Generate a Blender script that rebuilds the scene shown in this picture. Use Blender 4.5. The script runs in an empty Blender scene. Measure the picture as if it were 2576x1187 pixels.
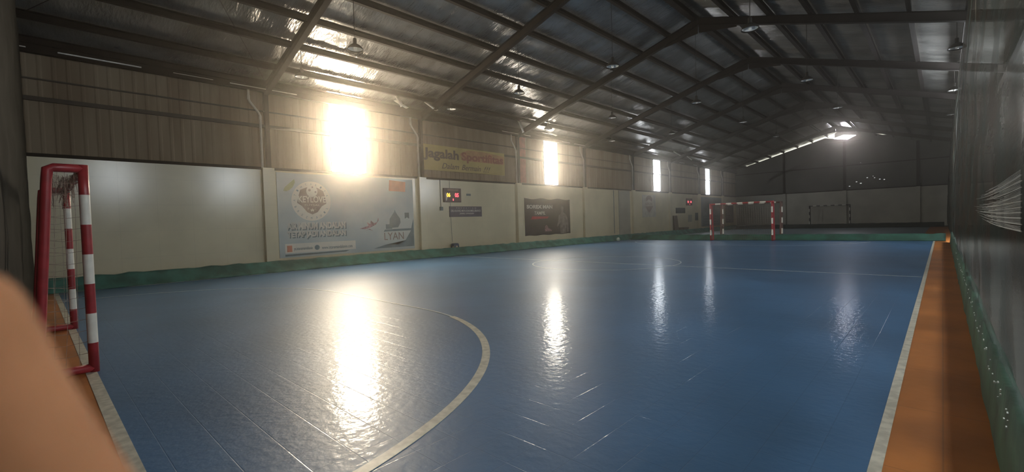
import bpy, bmesh, math, random
from mathutils import Vector, Matrix
random.seed(7)
sc = bpy.context.scene
COL = sc.collection
# ------------------------------------------------------------------ camera
cam_d = bpy.data.cameras.new('camera'); cam = bpy.data.objects.new('camera', cam_d); COL.objects.link(cam)
cam_d.sensor_width = 36; cam_d.lens = 1144.9/2576*36; cam_d.clip_start = 0.01; cam_d.clip_end = 300
yaw, pit, rol = math.radians(43.435), math.radians(-1.711), math.radians(-1.784)
fw = Vector((-math.sin(yaw)*math.cos(pit), math.cos(yaw)*math.cos(pit), math.sin(pit)))
rt = fw.cross(Vector((0, 0, 1))).normalized(); up = rt.cross(fw)
r2 = math.cos(rol)*rt + math.sin(rol)*up; u2 = -math.sin(rol)*rt + math.cos(rol)*up
M = Matrix((r2, u2, -fw)).transposed().to_4x4(); M.translation = Vector((0, 0, 1.323))
cam.matrix_world = M
cam_d.dof.use_dof = True; cam_d.dof.focus_distance = 14; cam_d.dof.aperture_fstop = 6.5
sc.camera = cam
# ------------------------------------------------------------------ world and exposure
w = bpy.data.worlds.new('world'); sc.world = w; w.use_nodes = True
w.node_tree.nodes['Background'].inputs[0].default_value = (1.0, .97, .78, 1)
w.node_tree.nodes['Background'].inputs[1].default_value = 1.0
sc.view_settings.view_transform = 'Standard'; sc.view_settings.look = 'None'
sc.view_settings.gamma = 1; sc.view_settings.use_curve_mapping = False
sc.view_settings.exposure = 0.72
W1, W2, W3, W4 = 62, 34, 14, 10          # brightness of the daylit panels in the left wall
WR = 135                                   # daylit panels of the right wall
HAZE = 0.0068
# ------------------------------------------------------------------ materials
def mat(name, col, rough=.6, metal=0, var=.12, vscale=3, vstretch=(1,1,1), bump=0, bscale=20, bstretch=(1,1,1), col2=None, spec=.5, alpha=None, coat=0):
    m = bpy.data.materials.new(name); m.use_nodes = True
    nt = m.node_tree; N = nt.nodes; L = nt.links; b = N['Principled BSDF']
    b.inputs['Roughness'].default_value = rough; b.inputs['Metallic'].default_value = metal
    b.inputs['Specular IOR Level'].default_value = spec; b.inputs['Coat Weight'].default_value = coat
    tc = N.new('ShaderNodeTexCoord'); mp = N.new('ShaderNodeMapping'); mp.inputs['Scale'].default_value = vstretch
    L.new(tc.outputs['Object'], mp.inputs[0])
    nz = N.new('ShaderNodeTexNoise'); nz.inputs['Scale'].default_value = vscale; nz.inputs['Detail'].default_value = 5
    L.new(mp.outputs[0], nz.inputs['Vector'])
    rp = N.new('ShaderNodeValToRGB')
    c2 = col2 or tuple(c*(1-var*2) for c in col)
    rp.color_ramp.elements[0].position = .38; rp.color_ramp.elements[1].position = .62
    rp.color_ramp.elements[0].color = (*c2, 1); rp.color_ramp.elements[1].color = (*col, 1)
    L.new(nz.outputs['Fac'], rp.inputs[0]); L.new(rp.outputs[0], b.inputs['Base Color'])
    if bump:
        mp2 = N.new('ShaderNodeMapping'); mp2.inputs['Scale'].default_value = bstretch; L.new(tc.outputs['Object'], mp2.inputs[0])
        n2 = N.new('ShaderNodeTexNoise'); n2.inputs['Scale'].default_value = bscale; n2.inputs['Detail'].default_value = 4
        L.new(mp2.outputs[0], n2.inputs['Vector'])
        bp = N.new('ShaderNodeBump'); bp.inputs['Strength'].default_value = bump; bp.inputs['Distance'].default_value = .02
        L.new(n2.outputs['Fac'], bp.inputs['Height']); L.new(bp.outputs[0], b.inputs['Normal'])
    if alpha is not None:
        n3 = N.new('ShaderNodeTexNoise'); n3.inputs['Scale'].default_value = 1.3; n3.inputs['Detail'].default_value = 6
        L.new(tc.outputs['Object'], n3.inputs['Vector'])
        mr = N.new('ShaderNodeMapRange'); mr.inputs[1].default_value = .3; mr.inputs[2].default_value = .7
        mr.inputs[3].default_value = alpha[0]; mr.inputs[4].default_value = alpha[1]
        L.new(n3.outputs['Fac'], mr.inputs[0]); L.new(mr.outputs[0], b.inputs['Alpha'])
    return m
def emit(name, col, s):
    m = bpy.data.materials.new(name); m.use_nodes = True; N = m.node_tree.nodes; N.clear()
    e = N.new('ShaderNodeEmission'); o = N.new('ShaderNodeOutputMaterial')
    e.inputs[0].default_value = (*col, 1); e.inputs[1].default_value = s
    m.node_tree.links.new(e.outputs[0], o.inputs[0]); return m
def grid_node(m, axes, size, gap, dark, strength, dist, tilt=0):
    """adds dark seams with a groove every `size` metres along two object axes"""
    nt = m.node_tree; N = nt.nodes; L = nt.links; b = N['Principled BSDF']
    tc = N.new('ShaderNodeTexCoord'); sp = N.new('ShaderNodeSeparateXYZ'); L.new(tc.outputs['Object'], sp.inputs[0])
    outs = []
    for ax, sz in zip(axes, size):
        d = N.new('ShaderNodeMath'); d.operation = 'PINGPONG'; d.inputs[1].default_value = sz/2
        L.new(sp.outputs[ax], d.inputs[0])
        lt = N.new('ShaderNodeMapRange'); lt.inputs[1].default_value = 0; lt.inputs[2].default_value = gap
        L.new(d.outputs[0], lt.inputs[0]); outs.append(lt.outputs[0])
    mn = N.new('ShaderNodeMath'); mn.operation = 'MINIMUM'; L.new(outs[0], mn.inputs[0]); L.new(outs[1], mn.inputs[1])
    src = b.inputs['Base Color'].links[0].from_socket
    mx = N.new('ShaderNodeMix'); mx.data_type = 'RGBA'; mx.blend_type = 'MULTIPLY'; mx.inputs[0].default_value = 1
    mr = N.new('ShaderNodeMapRange'); mr.inputs[3].default_value = dark; mr.inputs[4].default_value = 1; L.new(mn.outputs[0], mr.inputs[0])
    L.new(src, mx.inputs[6]); L.new(mr.outputs[0], mx.inputs[7]); L.new(mx.outputs[2], b.inputs['Base Color'])
    bp = N.new('ShaderNodeBump'); bp.inputs['Strength'].default_value = strength; bp.inputs['Distance'].default_value = dist
    L.new(mn.outputs[0], bp.inputs['Height'])
    if b.inputs['Normal'].links: L.new(b.inputs['Normal'].links[0].from_socket, bp.inputs['Normal'])
    L.new(bp.outputs[0], b.inputs['Normal'])
    return m
M_ = {}
M_['court'] = mat('blue_court_tile', (.054, .140, .275), rough=.46, var=.12, vscale=.7, bump=.18, bscale=15, bstretch=(1, 1, 1), spec=.5, col2=(.044, .115, .225), coat=.20)
M_['court'].node_tree.nodes['Principled BSDF'].inputs['Coat Roughness'].default_value = .085
M_['court'].node_tree.nodes['Principled BSDF'].inputs['Coat IOR'].default_value = 1.45
grid_node(M_['court'], (0, 1), (.25, .25), .004, .78, .25, .003)
lk = M_['court'].node_tree; pb_ = lk.nodes['Principled BSDF']; lk.links.new(pb_.inputs['Normal'].links[0].from_socket, pb_.inputs['Coat Normal'])
M_['orange'] = mat('orange_court_tile', (.46, .165, .038), rough=.42, var=.15, vscale=1.2, bump=.10, bscale=12)
grid_node(M_['orange'], (0, 1), (1.0, 1.0), .006, .6, .2, .004)
M_['concrete'] = mat('bare_concrete', (.12, .115, .10), rough=.8)
M_['line_worn'] = mat('worn_line_paint', (.40, .46, .48), rough=.4, var=.15, vscale=14)
M_['line'] = mat('white_line_paint', (.60, .57, .47), rough=.4, var=.15, vscale=14)
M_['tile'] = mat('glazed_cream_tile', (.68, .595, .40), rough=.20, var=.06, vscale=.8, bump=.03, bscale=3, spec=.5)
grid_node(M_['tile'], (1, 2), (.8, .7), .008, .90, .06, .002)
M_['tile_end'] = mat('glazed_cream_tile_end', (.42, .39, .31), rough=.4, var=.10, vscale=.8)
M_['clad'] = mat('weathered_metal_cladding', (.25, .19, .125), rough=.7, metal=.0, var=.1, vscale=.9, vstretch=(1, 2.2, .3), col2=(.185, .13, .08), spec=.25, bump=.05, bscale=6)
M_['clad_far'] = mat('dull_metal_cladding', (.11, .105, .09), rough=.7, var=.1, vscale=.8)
M_['steel'] = mat('dark_red_oxide_steel', (.013, .010, .009), rough=.9, var=.2, vscale=4, spec=.15)
M_['steel_rust'] = mat('rust_red_steel', (.30, .09, .06), rough=.6, var=.2, vscale=4)
M_['foil'] = mat('crinkled_roof_foil', (.40, .39, .37), rough=.27, metal=.68, var=.2, vscale=1.2, bump=.9, bscale=5, bstretch=(1, 3.2, 1))
M_['foil_bright'] = mat('loose_foil', (.8, .78, .72), rough=.3, metal=.8, bump=.3, bscale=12)
M_['lampshade'] = mat('white_enamel_reflector', (.92, .91, .88), rough=.25, metal=0, var=.05)
M_['lampbody'] = mat('grey_lamp_housing', (.03, .028, .025), rough=.8, spec=.1)
M_['bulb'] = mat('frosted_bulb', (.8, .8, .76), rough=.25, var=.02)
M_['red'] = mat('dark_red_paint', (.33, .022, .030), rough=.38, var=.12, vscale=10)
M_['white'] = mat('white_paint', (.76, .73, .64), rough=.4, var=.06, vscale=10)
M_['brown'] = mat('faded_brown_paint', (.10, .04, .03), rough=.5)
M_['black'] = mat('black_paint', (.02, .018, .016), rough=.5)
M_['cord'] = mat('net_cord', (.32, .22, .17), rough=.8, var=.2, vscale=30)
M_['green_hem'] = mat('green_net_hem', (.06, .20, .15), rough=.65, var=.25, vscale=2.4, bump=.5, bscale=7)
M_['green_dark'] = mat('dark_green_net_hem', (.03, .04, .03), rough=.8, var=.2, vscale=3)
M_['net'] = mat('dark_green_shade_net', (.012, .021, .016), rough=.85, var=.25, vscale=1.1, vstretch=(1, 1, 2.5), bump=.5, bscale=7, bstretch=(1, 1, 5), alpha=(.80, .92), col2=(.026, .017, .009), spec=.08)
M_['pipe'] = mat('white_pvc_pipe', (.45, .41, .34), rough=.4, var=.08)
M_['frame'] = mat('window_frame_metal', (.10, .10, .10), rough=.5)
M_['yellow'] = mat('yellow_banner', (.42, .31, .10), rough=.5, var=.10, vscale=1.0)
M_['yorange'] = mat('orange_print', (.42, .22, .09), rough=.5, var=.1)
M_['ytext'] = mat('dark_brown_print', (.10, .055, .03), rough=.5)
M_['rtext'] = mat('red_print', (.30, .08, .04), rough=.5)
M_['blackban'] = mat('black_banner', (.040, .026, .026), rough=.45, var=.2, vscale=1.4)
M_['offwhite'] = mat('pale_print', (.62, .60, .52), rough=.5)
M_['greyman'] = mat('grey_print', (.23, .19, .16), rough=.5, var=.25, vscale=5)
M_['redprint'] = mat('bright_red_print', (.45, .03, .05), rough=.5)
M_['pinkprint'] = mat('pink_print', (.40, .22, .22), rough=.5, var=.3, vscale=12)
M_['sign'] = mat('dark_violet_sign', (.075, .06, .085), rough=.4)
M_['logobrown'] = mat('brown_print', (.28, .19, .14), rough=.5)
M_['logowhite'] = mat('cream_print', (.70, .64, .53), rough=.5, var=.03)
M_['slate'] = mat('slate_green_print', (.16, .22, .22), rough=.5)
M_['slate2'] = mat('dark_slate_print', (.12, .16, .16), rough=.5)
M_['leafm'] = mat('leaf_green_print', (.27, .32, .12), rough=.5)
M_['orangeprint'] = mat('salmon_print', (.62, .22, .12), rough=.5)
M_['score'] = mat('scoreboard_case', (.075, .035, .03), rough=.35)
M_['skin'] = mat('skin', (.125, .056, .026), rough=.9, var=.06, vscale=60, spec=.1)
M_['skin'].node_tree.nodes['Principled BSDF'].inputs['Subsurface Weight'].default_value = .15
M_['skin'].node_tree.nodes['Principled BSDF'].inputs['Subsurface Radius'].default_value = (.01, .004, .002)
M_['nail'] = mat('nail', (.6, .35, .25), rough=.3)
M_['bluestool'] = mat('blue_plastic', (.03, .07, .13), rough=.4)
M_['wood'] = mat('raw_plank_wood', (.16, .11, .07), rough=.7, vscale=6, vstretch=(1, 1, .2))
M_['card'] = mat('brown_cardboard', (.16, .12, .08), rough=.8)
M_['posterdark'] = mat('dark_poster', (.04, .05, .045), rough=.5, var=.3, vscale=6)
M_['ball'] = mat('white_ball', (.5, .55, .45), rough=.4)
# water banner: pale blue-grey, its colours washed out to stand for haze
wb = mat('water_banner', (.50, .52, .47), rough=.45, var=.1, vscale=.55, vstretch=(1, 1, 1.4), col2=(.34, .40, .40)); M_['waterban'] = wb
M_['blueban'] = mat('faded_blue_banner', (.20, .24, .24), rough=.5, var=.2, vscale=.7)
# ------------------------------------------------------------------ mesh helpers
def link(name, bm, mats, parent=None, smooth=False, loc=None):
    me = bpy.data.meshes.new(name); bmesh.ops.recalc_face_normals(bm, faces=bm.faces[:]) if not smooth == 'raw' else None
    bm.to_mesh(me); bm.free()
    for m in (mats if isinstance(mats, (list, tuple)) else [mats]): me.materials.append(m)
    if smooth:
        for p in me.polygons: p.use_smooth = True
    o = bpy.data.objects.new(name, me); COL.objects.link(o)
    if parent: o.parent = parent
    if loc: o.location = loc
    return o
def tag(o, label=None, cat=None, group=None, kind=None):
    if label: o['label'] = label
    if cat: o['category'] = cat
    if group: o['group'] = group
    if kind: o['kind'] = kind
    return o
def empty(name, label, cat, loc=(0, 0, 0), rz=0, group=None):
    o = bpy.data.objects.new(name, None); COL.objects.link(o); o.location = loc; o.rotation_euler = (0, 0, rz)
    o.empty_display_size = .1
    return tag(o, label, cat, group)
def st(o, n=None): o['kind'] = 'structure'; return o
def box(bm, x0, y0, z0, x1, y1, z1, mi=0):
    vs = [bm.verts.new(c) for c in ((x0,y0,z0),(x1,y0,z0),(x1,y1,z0),(x0,y1,z0),(x0,y0,z1),(x1,y0,z1),(x1,y1,z1),(x0,y1,z1))]
    for f in ((0,3,2,1),(4,5,6,7),(0,1,5,4),(1,2,6,5),(2,3,7,6),(3,0,4,7)):
        fc = bm.faces.new([vs[i] for i in f]); fc.material_index = mi
    return bm
def B(): return bmesh.new()
def boxes(*bs):
    bm = B()
    for b in bs: box(bm, *b)
    return bm
def tube(bm, pts, r, n=12, mi=0, caps=True, mids=None):
    """a swept tube; r a number or one per point; mids: material index per segment"""
    pts = [Vector(p) for p in pts]; R = r if isinstance(r, (list, tuple)) else [r]*len(pts)
    rings = []; ref = None
    for i, p in enumerate(pts):
        a = pts[max(i-1, 0)]; b = pts[min(i+1, len(pts)-1)]
        t = (b-a).normalized()
        if ref is None:
            ref = Vector((0, 0, 1)) if abs(t.z) < .9 else Vector((1, 0, 0))
        s = t.cross(ref).normalized(); q = s.cross(t).normalized(); ref = q
        k = 1.0
        if 0 < i < len(pts)-1:
            c = (pts[i]-pts[i-1]).normalized().dot((pts[i+1]-pts[i]).normalized())
            k = 1/max(.5, math.sqrt(max(0, (1+c)/2)))
        rings.append([bm.verts.new(p + (s*math.cos(2*math.pi*j/n) + q*math.sin(2*math.pi*j/n))*R[i]*(1 if k == 1 else k**.6)) for j in range(n)])
    for i in range(len(rings)-1):
        for j in range(n):
            f = bm.faces.new((rings[i][j], rings[i][(j+1) % n], rings[i+1][(j+1) % n], rings[i+1][j]))
            f.material_index = mids[i] if mids else mi
    if caps:
        f = bm.faces.new(rings[0][::-1]); f.material_index = mids[0] if mids else mi
        f = bm.faces.new(rings[-1]); f.material_index = mids[-1] if mids else mi
    return bm
def sphere(bm, c, r, n=12, mi=0, sc_=(1, 1, 1)):
    ret = bmesh.ops.create_uvsphere(bm, u_segments=n, v_segments=max(6, n//2), radius=r)
    for v in ret['verts']: v.co = Vector((v.co.x*sc_[0], v.co.y*sc_[1], v.co.z*sc_[2])) + Vector(c)
    for f in bm.faces:
        if f.verts[0] in ret['verts']: pass
    return bm
def lathe(bm, prof, n=20, mi=0, c=(0, 0, 0)):
    rings = [[bm.verts.new((c[0]+r*math.cos(2*math.pi*j/n), c[1]+r*math.sin(2*math.pi*j/n), c[2]+z)) for j in range(n)] for r, z in prof]
    for i in range(len(rings)-1):
        for j in range(n):
            f = bm.faces.new((rings[i][j], rings[i][(j+1) % n], rings[i+1][(j+1) % n], rings[i+1][j])); f.material_index = mi
    return bm
def sweep(bm, prof, p0, p1, side, mi=0):
    """extrude a closed 2-D profile (a along side, b along up) from p0 to p1"""
    p0 = Vector(p0); p1 = Vector(p1); t = (p1-p0).normalized(); s = Vector(side).normalized(); q = t.cross(s).normalized()
    if q.z < 0: q = -q
    r0 = [bm.verts.new(p0+s*a+q*b) for a, b in prof]; r1 = [bm.verts.new(p1+s*a+q*b) for a, b in prof]
    n = len(prof)
    for j in range(n): bm.faces.new((r0[j], r0[(j+1) % n], r1[(j+1) % n], r1[j])).material_index = mi
    bm.faces.new(r0[::-1]).material_index = mi; bm.faces.new(r1).material_index = mi
    return bm
def ibeam(w_, h_, t=.012): 
    a, b = w_/2, h_/2
    return [(-a,-b),(a,-b),(a,-b+t),(t/2,-b+t),(t/2,b-t),(a,b-t),(a,b),(-a,b),(-a,b-t),(-t/2,b-t),(-t/2,-b+t),(-a,-b+t)]
def plate(name, pts, x, th, m, parent, sub=0):
    """a flat piece lying on the left wall: polygon in (y, z), its front at x+th"""
    bm = B(); px, py, pz = (parent.matrix_basis.translation if parent else (0, 0, 0)) if parent else (0, 0, 0)
    a = [bm.verts.new((x, y, z)) for y, z in pts]; b = [bm.verts.new((x+th, y, z)) for y, z in pts]
    n = len(pts)
    for j in range(n): bm.faces.new((a[j], a[(j+1) % n], b[(j+1) % n], b[j]))
    bm.faces.new(a[::-1]); bm.faces.new(b)
    bmesh.ops.triangulate(bm, faces=[f for f in bm.faces if len(f.verts) > 4])
    bmesh.ops.translate(bm, verts=bm.verts[:], vec=-Vector((px, py, pz)))
    return link(name, bm, m, parent)
def rect(y0, y1, z0, z1): return [(y0, z0), (y1, z0), (y1, z1), (y0, z1)]
def circ(cy, cz, r, n=40, rz=None): return [(cy+r*math.cos(2*math.pi*i/n), cz+(rz or r)*math.sin(2*math.pi*i/n)) for i in range(n)]
def text_bm(s, off=0, shear=0, spacing=1.0):
    cu = bpy.data.curves.new('t', 'FONT'); cu.body = s; cu.extrude = .5; cu.offset = off; cu.shear = shear; cu.space_character = spacing; cu.resolution_u = 3
    o = bpy.data.objects.new('t', cu); COL.objects.link(o)
    dg = bpy.context.evaluated_depsgraph_get(); me = bpy.data.meshes.new_from_object(o.evaluated_get(dg))
    bm = B(); bm.from_mesh(me); bpy.data.objects.remove(o); bpy.data.curves.remove(cu); bpy.data.meshes.remove(me)
    return bm
def fit_text(bm, y0, y1, z0, z1, x, th, base=(0, 0, 0)):
    xs = [v.co.x for v in bm.verts]; ys = [v.co.y for v in bm.verts]
    a, b, c, d = min(xs), max(xs), min(ys), max(ys)
    for v in bm.verts:
        u = (v.co.x-a)/(b-a); t = (v.co.y-c)/max(1e-6, d-c); h = v.co.z+.5
        v.co = Vector((x+h*th, y0+u*(y1-y0), z0+t*(z1-z0)))-Vector(base)
    return bm
def text(name, s, y0, y1, z0, z1, x, m, parent, off=0, shear=0, spacing=1.0, th=.004):
    return link(name, fit_text(text_bm(s, off, shear, spacing), y0, y1, z0, z1, x, th, parent.location if parent else (0, 0, 0)), m, parent)
def copy_tree(o, loc, rz=0, label=None, group=None):
    c = o.copy(); COL.objects.link(c); c.location = loc; c.rotation_euler = (0, 0, rz)
    if label: c['label'] = label
    if group: c['group'] = group
    for ch in o.children:
        d = ch.copy(); COL.objects.link(d); d.parent = c
        for g in ch.children:
            e = g.copy(); COL.objects.link(e); e.parent = d
    return c
# ------------------------------------------------------------------ the hall: dimensions
XL, XR, XC = -15.5, 2.7, -6.4
YS, YN = -.8, 50.2
ZT, ZE, ZR = 3.25, 5.96, 8.72       # tile top, eave, ridge
def roof(x): return ZR-.30*abs(x-XC)
COLY = [5.24+5.83*k for k in range(-1, 8)]
# ------------------------------------------------------------------ floor
bm = B()
def fl(x0, y0, x1, y1, mi): 
    f = bm.faces.new([bm.verts.new(c) for c in ((x0,y0,0),(x1,y0,0),(x1,y1,0),(x0,y1,0))]); f.material_index = mi
CX0, CX1, CY0, CY1 = -15.0, -.27, .375, 25.9
fl(XL, YS, .3, CY0, 1); fl(.3, YS, XR, YN, 2); fl(XL, CY0, CX0, CY1, 1); fl(CX0, CY0, CX1, CY1, 0); fl(CX1, CY0, .3, CY1, 1)
fl(XL, CY1, .3, 27.0, 1); fl(XL, 27.0, CX0, 46.8, 1); fl(CX0, 27.0, -.7, 46.8, 3); fl(-.7, 27.0, .3, 46.8, 1); fl(XL, 46.8, .3, YN, 2)
box(bm, XL-.3, YS-.3, -.2, XR+.3, YN+.3, -.02, 2)
floor = st(link('floor', bm, [M_['court'], M_['orange'], M_['concrete'], mat('pale_grey_court', (.16, .22, .24), rough=.40, var=.1, vscale=.7)], smooth='raw'))  # second court in a paler, greyer tone than the near one
for p in floor.data.polygons: p.use_smooth = False
def strip(name, pts, wd, z=.003, m='line'):
    b = B(); P = [Vector((x, y, 0)) for x, y in pts]; rows = []
    for i, p in enumerate(P):
        t = (P[min(i+1, len(P)-1)]-P[max(i-1, 0)]).normalized(); s = Vector((-t.y, t.x, 0))*wd/2
        rows.append([b.verts.new(p+s), b.verts.new(p-s), b.verts.new(p+s+Vector((0, 0, z))), b.verts.new(p-s+Vector((0, 0, z)))])
    for a, c in zip(rows, rows[1:]):
        b.faces.new((a[2], a[3], c[3], c[2])); b.faces.new((a[0], a[2], c[2], c[0])); b.faces.new((a[3], a[1], c[1], c[3]))
    o = link(name, b, M_[m], floor); return o
def arc(cx, cy, r, a0, a1, n=40): return [(cx+r*math.cos(math.radians(a0+(a1-a0)*i/n)), cy+r*math.sin(math.radians(a0+(a1-a0)*i/n))) for i in range(n+1)]
strip('sideline', [(-.255, .34), (-.255, 25.9)], .055)
strip('sideline', [(-14.96, .34), (-14.96, 25.9)], .06)
strip('goal_line', [(-15.0, .345), (-.25, .345)], .08)
strip('halfway_line', [(-15.0, 12.05), (-.3, 12.0)], .05, m='line_worn')
strip('centre_circle', arc(-7.6, 12.15, 2.22, 0, 360, 72), .035, m='line_worn')
strip('penalty_arc', arc(-6.05, .36, 3.85, 0, 76, 40), .08)
strip('penalty_arc', arc(-6.05, .36, 3.85, 76, 90, 10)+arc(-9.05, .36, 3.92, 90, 180, 48), .04, m='line_worn')
strip('penalty_arc', arc(-6.15, 25.3, 3.85, 0, -90, 48)+arc(-9.15, 25.3, 3.92, -90, -180, 48), .05, m='line_worn')
# ------------------------------------------------------------------ walls
def clad_mesh(y0, y1, z0, z1, x):
    """corrugated sheet: trapezoid ribs every 0.25 m, 2.5 cm deep"""
    b = B(); ys = []; y = y0
    while y < y1-1e-4:
        ys += [(y, 0), (min(y+.03, y1), .012), (min(y+.07, y1), .012), (min(y+.10, y1), 0)]; y += .25
    ys.append((y1, 0)); prev = None
    for yy, d in ys:
        v = [b.verts.new((x+d, yy, z0)), b.verts.new((x+d, yy, z1))]
        if prev and (v[0].co-prev[0].co).length > 1e-5: b.faces.new((prev[0], v[0], v[1], prev[1]))
        prev = v
    return b
def merge(dst, src):
    me = bpy.data.meshes.new('m'); src.to_mesh(me); src.free(); dst.from_mesh(me); bpy.data.meshes.remove(me)
WIN = [(7.30, 8.62, 3.27, 5.93), (19.02, 20.24, 3.29, 5.90), (31.72, 32.92, 3.29, 5.93), (41.88, 43.0, 3.27, 5.85)]
wall = st(link('wall_left', boxes((XL-.2, YS-.2, 0, XL, YN+.2, ZT)), M_['tile']))
bm = B(); segs = [YS-.2]+[v for a in WIN for v in a[:2]]+[YN+.2]
for a, b_ in zip(segs[::2], segs[1::2]):
    merge(bm, clad_mesh(a, b_, ZT, ZE+.1, XL-.03)); box(bm, XL-.12, a, ZT, XL-.04, b_, ZE+.1)
for y0, y1, z0, z1 in WIN: box(bm, XL-.12, y0, z1, XL-.02, y1, ZE+.1)
link('cladding', bm, M_['clad'], wall)
bm = boxes((XL-.02, YS, ZT-.03, XL+.03, YN, ZT+.05)); link('sill_flashing', bm, M_['steel'], wall)
def rails(zs, h, x1):
    b = B()
    for a, c in zip(segs[::2], segs[1::2]): box(b, XL-.02, max(a, YS), zs, x1, min(c, YN), zs+h)
    return b
M_['girt'] = mat('brown_girt', (.07, .052, .036), rough=.8)
link('girt', rails(4.53, .10, XL+.05), M_['girt'], wall)
link('girt', rails(5.03, .035, XL+.02), M_['girt'], wall)
for k, y in enumerate(COLY):
    if k: link('pilaster', boxes((XL-.01, y-.20, 0, XL+.16, y+.14, ZT+.02)), M_['tile'], wall)
link('pilaster', boxes((XL-.01, 26.66, 0, XL+.05, 28.1, ZT-.05)), M_['tile_end'], wall)
link('rust_panel', boxes((XL-.01, 17.1, ZT+.08, XL+.015, 17.55, 5.7)), M_['steel_rust'], wall)
wcol = [((1, .84, .62), W1), ((1, .90, .74), W2), ((.93, .97, 1), W3), ((.95, .97, 1), W4)]
for i, (y0, y1, z0, z1) in enumerate(WIN):
    fr = B(); t = .03
    box(fr, XL-.10, y0, z0, XL+.01, y0+t, z1); box(fr, XL-.10, y1-t, z0, XL+.01, y1, z1)
    box(fr, XL-.10, y0+t, z0, XL+.01, y1-t, z0+t); box(fr, XL-.10, y0+t, z1-t, XL+.01, y1-t, z1)
    if i >= 2:
        for zz in (4.56, 5.62): box(fr, XL-.09, y0+t, zz, XL-.01, y1-t, zz+.05)
    f = st(link('window_%d' % (i+1), fr, M_['frame']))
    link('pane', boxes((XL-.08, y0+t, z0+t, XL-.07, y1-t, z1-t)), emit('daylit_panel_%d' % (i+1), *wcol[i]), f)
# right wall with its own daylit panels
WINR = [(2.75, 3.95, 3.6, 5.5), (8.3, 9.7, 3.6, 5.5), (20.8, 22.1, 3.6, 5.5), (23.6, 24.9, 3.6, 5.5)]
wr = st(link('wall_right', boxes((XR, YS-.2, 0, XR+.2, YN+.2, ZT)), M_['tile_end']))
bm = B(); sg = [YS-.2]+[v for a in WINR for v in a[:2]]+[YN+.2]
for a, b_ in zip(sg[::2], sg[1::2]): box(bm, XR, a, ZT, XR+.1, b_, ZE+.1)
for y0, y1, z0, z1 in WINR: box(bm, XR, y0, z1, XR+.1, y1, ZE+.1); box(bm, XR, y0, ZT, XR+.1, y1, z0)
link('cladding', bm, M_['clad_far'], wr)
for i, (y0, y1, z0, z1) in enumerate(WINR):
    fr = boxes((XR-.01, y0, z0, XR+.09, y0+.03, z1), (XR-.01, y1-.03, z0, XR+.09, y1, z1), (XR-.01, y0+.03, z0, XR+.09, y1-.03, z0+.03), (XR-.01, y0+.03, z1-.03, XR+.09, y1-.03, z1))
    f = st(link('window_%d' % (i+5), fr, M_['frame']))
    link('pane', boxes((XR+.05, y0+.03, z0+.03, XR+.06, y1-.03, z1-.03)), emit('daylit_panel_r%d' % i, (.92, .97, 1), WR), f)
def gable(name, y, prof, mt_low, mt_up):
    w_ = st(link(name, boxes((XL-.2, min(y, y+(.2 if y > 0 else -.2)), 0, XR+.2, max(y, y+(.2 if y > 0 else -.2)), ZT)), mt_low))
    b = B(); y1 = y+(.1 if y > 0 else -.1)
    a = [b.verts.new((x, y, z)) for x, z in prof]; c = [b.verts.new((x, y1, z)) for x, z in prof]; n = len(prof)
    for j in range(n): b.faces.new((a[j], a[(j+1) % n], c[(j+1) % n], c[j]))
    b.faces.new(a[::-1]); b.faces.new(c)
    bmesh.ops.triangulate(b, faces=[f for f in b.faces if len(f.verts) > 4])
    link('cladding', b, mt_up, w_)
    return w_
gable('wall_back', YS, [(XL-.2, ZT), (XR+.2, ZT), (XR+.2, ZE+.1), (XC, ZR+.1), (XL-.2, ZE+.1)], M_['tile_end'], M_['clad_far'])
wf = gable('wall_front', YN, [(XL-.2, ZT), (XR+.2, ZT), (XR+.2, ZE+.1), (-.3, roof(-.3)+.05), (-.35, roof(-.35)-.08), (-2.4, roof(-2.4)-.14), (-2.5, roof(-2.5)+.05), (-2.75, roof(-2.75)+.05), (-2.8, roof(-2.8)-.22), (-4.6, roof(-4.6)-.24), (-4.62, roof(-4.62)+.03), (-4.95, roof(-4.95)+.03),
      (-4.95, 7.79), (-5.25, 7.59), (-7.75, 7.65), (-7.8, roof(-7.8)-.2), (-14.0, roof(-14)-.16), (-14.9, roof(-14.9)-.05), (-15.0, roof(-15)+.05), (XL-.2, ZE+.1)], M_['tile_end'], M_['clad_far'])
bm = boxes((XL, YN-.03, ZT-.02, XR, YN+.01, ZT+.06)); link('sill_flashing', bm, M_['steel'], wf)
link('girt', boxes((XL, YN-.05, 5.4, XR, YN+.01, 5.48)), M_['steel'], wf)
for x in (-11.1, -6.35, -1.45): link('pilaster', boxes((x-.13, YN-.12, 0, x+.13, YN+.01, ZT)), M_['tile_end'], wf); link('wind_post', boxes((x-.1, YN-.1, ZT, x+.1, YN+.01, 7.6 if abs(x-XC) < 1 else roof(x)-.25)), M_['steel'], wf)
bm = B()
for x, z, s in ((-4.75, 4.25, .05), (-5.5, 3.95, .05), (-5.2, 3.8, .06), (-4.35, 4.35, .03), (-6.0, 3.6, .05), (-3.9, 4.05, .05), (-3.6, 4.0, .05), (-4.25, 4.2, .04), (-6.3, 3.45, .03), (-5.2, 5.6, .03)):
    box(bm, x-s, YN-.012, z-s*.5, x+s, YN-.004, z+s*.5)
tag(link('rust_hole', bm, emit('daylight_through_hole', (1, 1, .95), .5), wf), kind='stuff')
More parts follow.
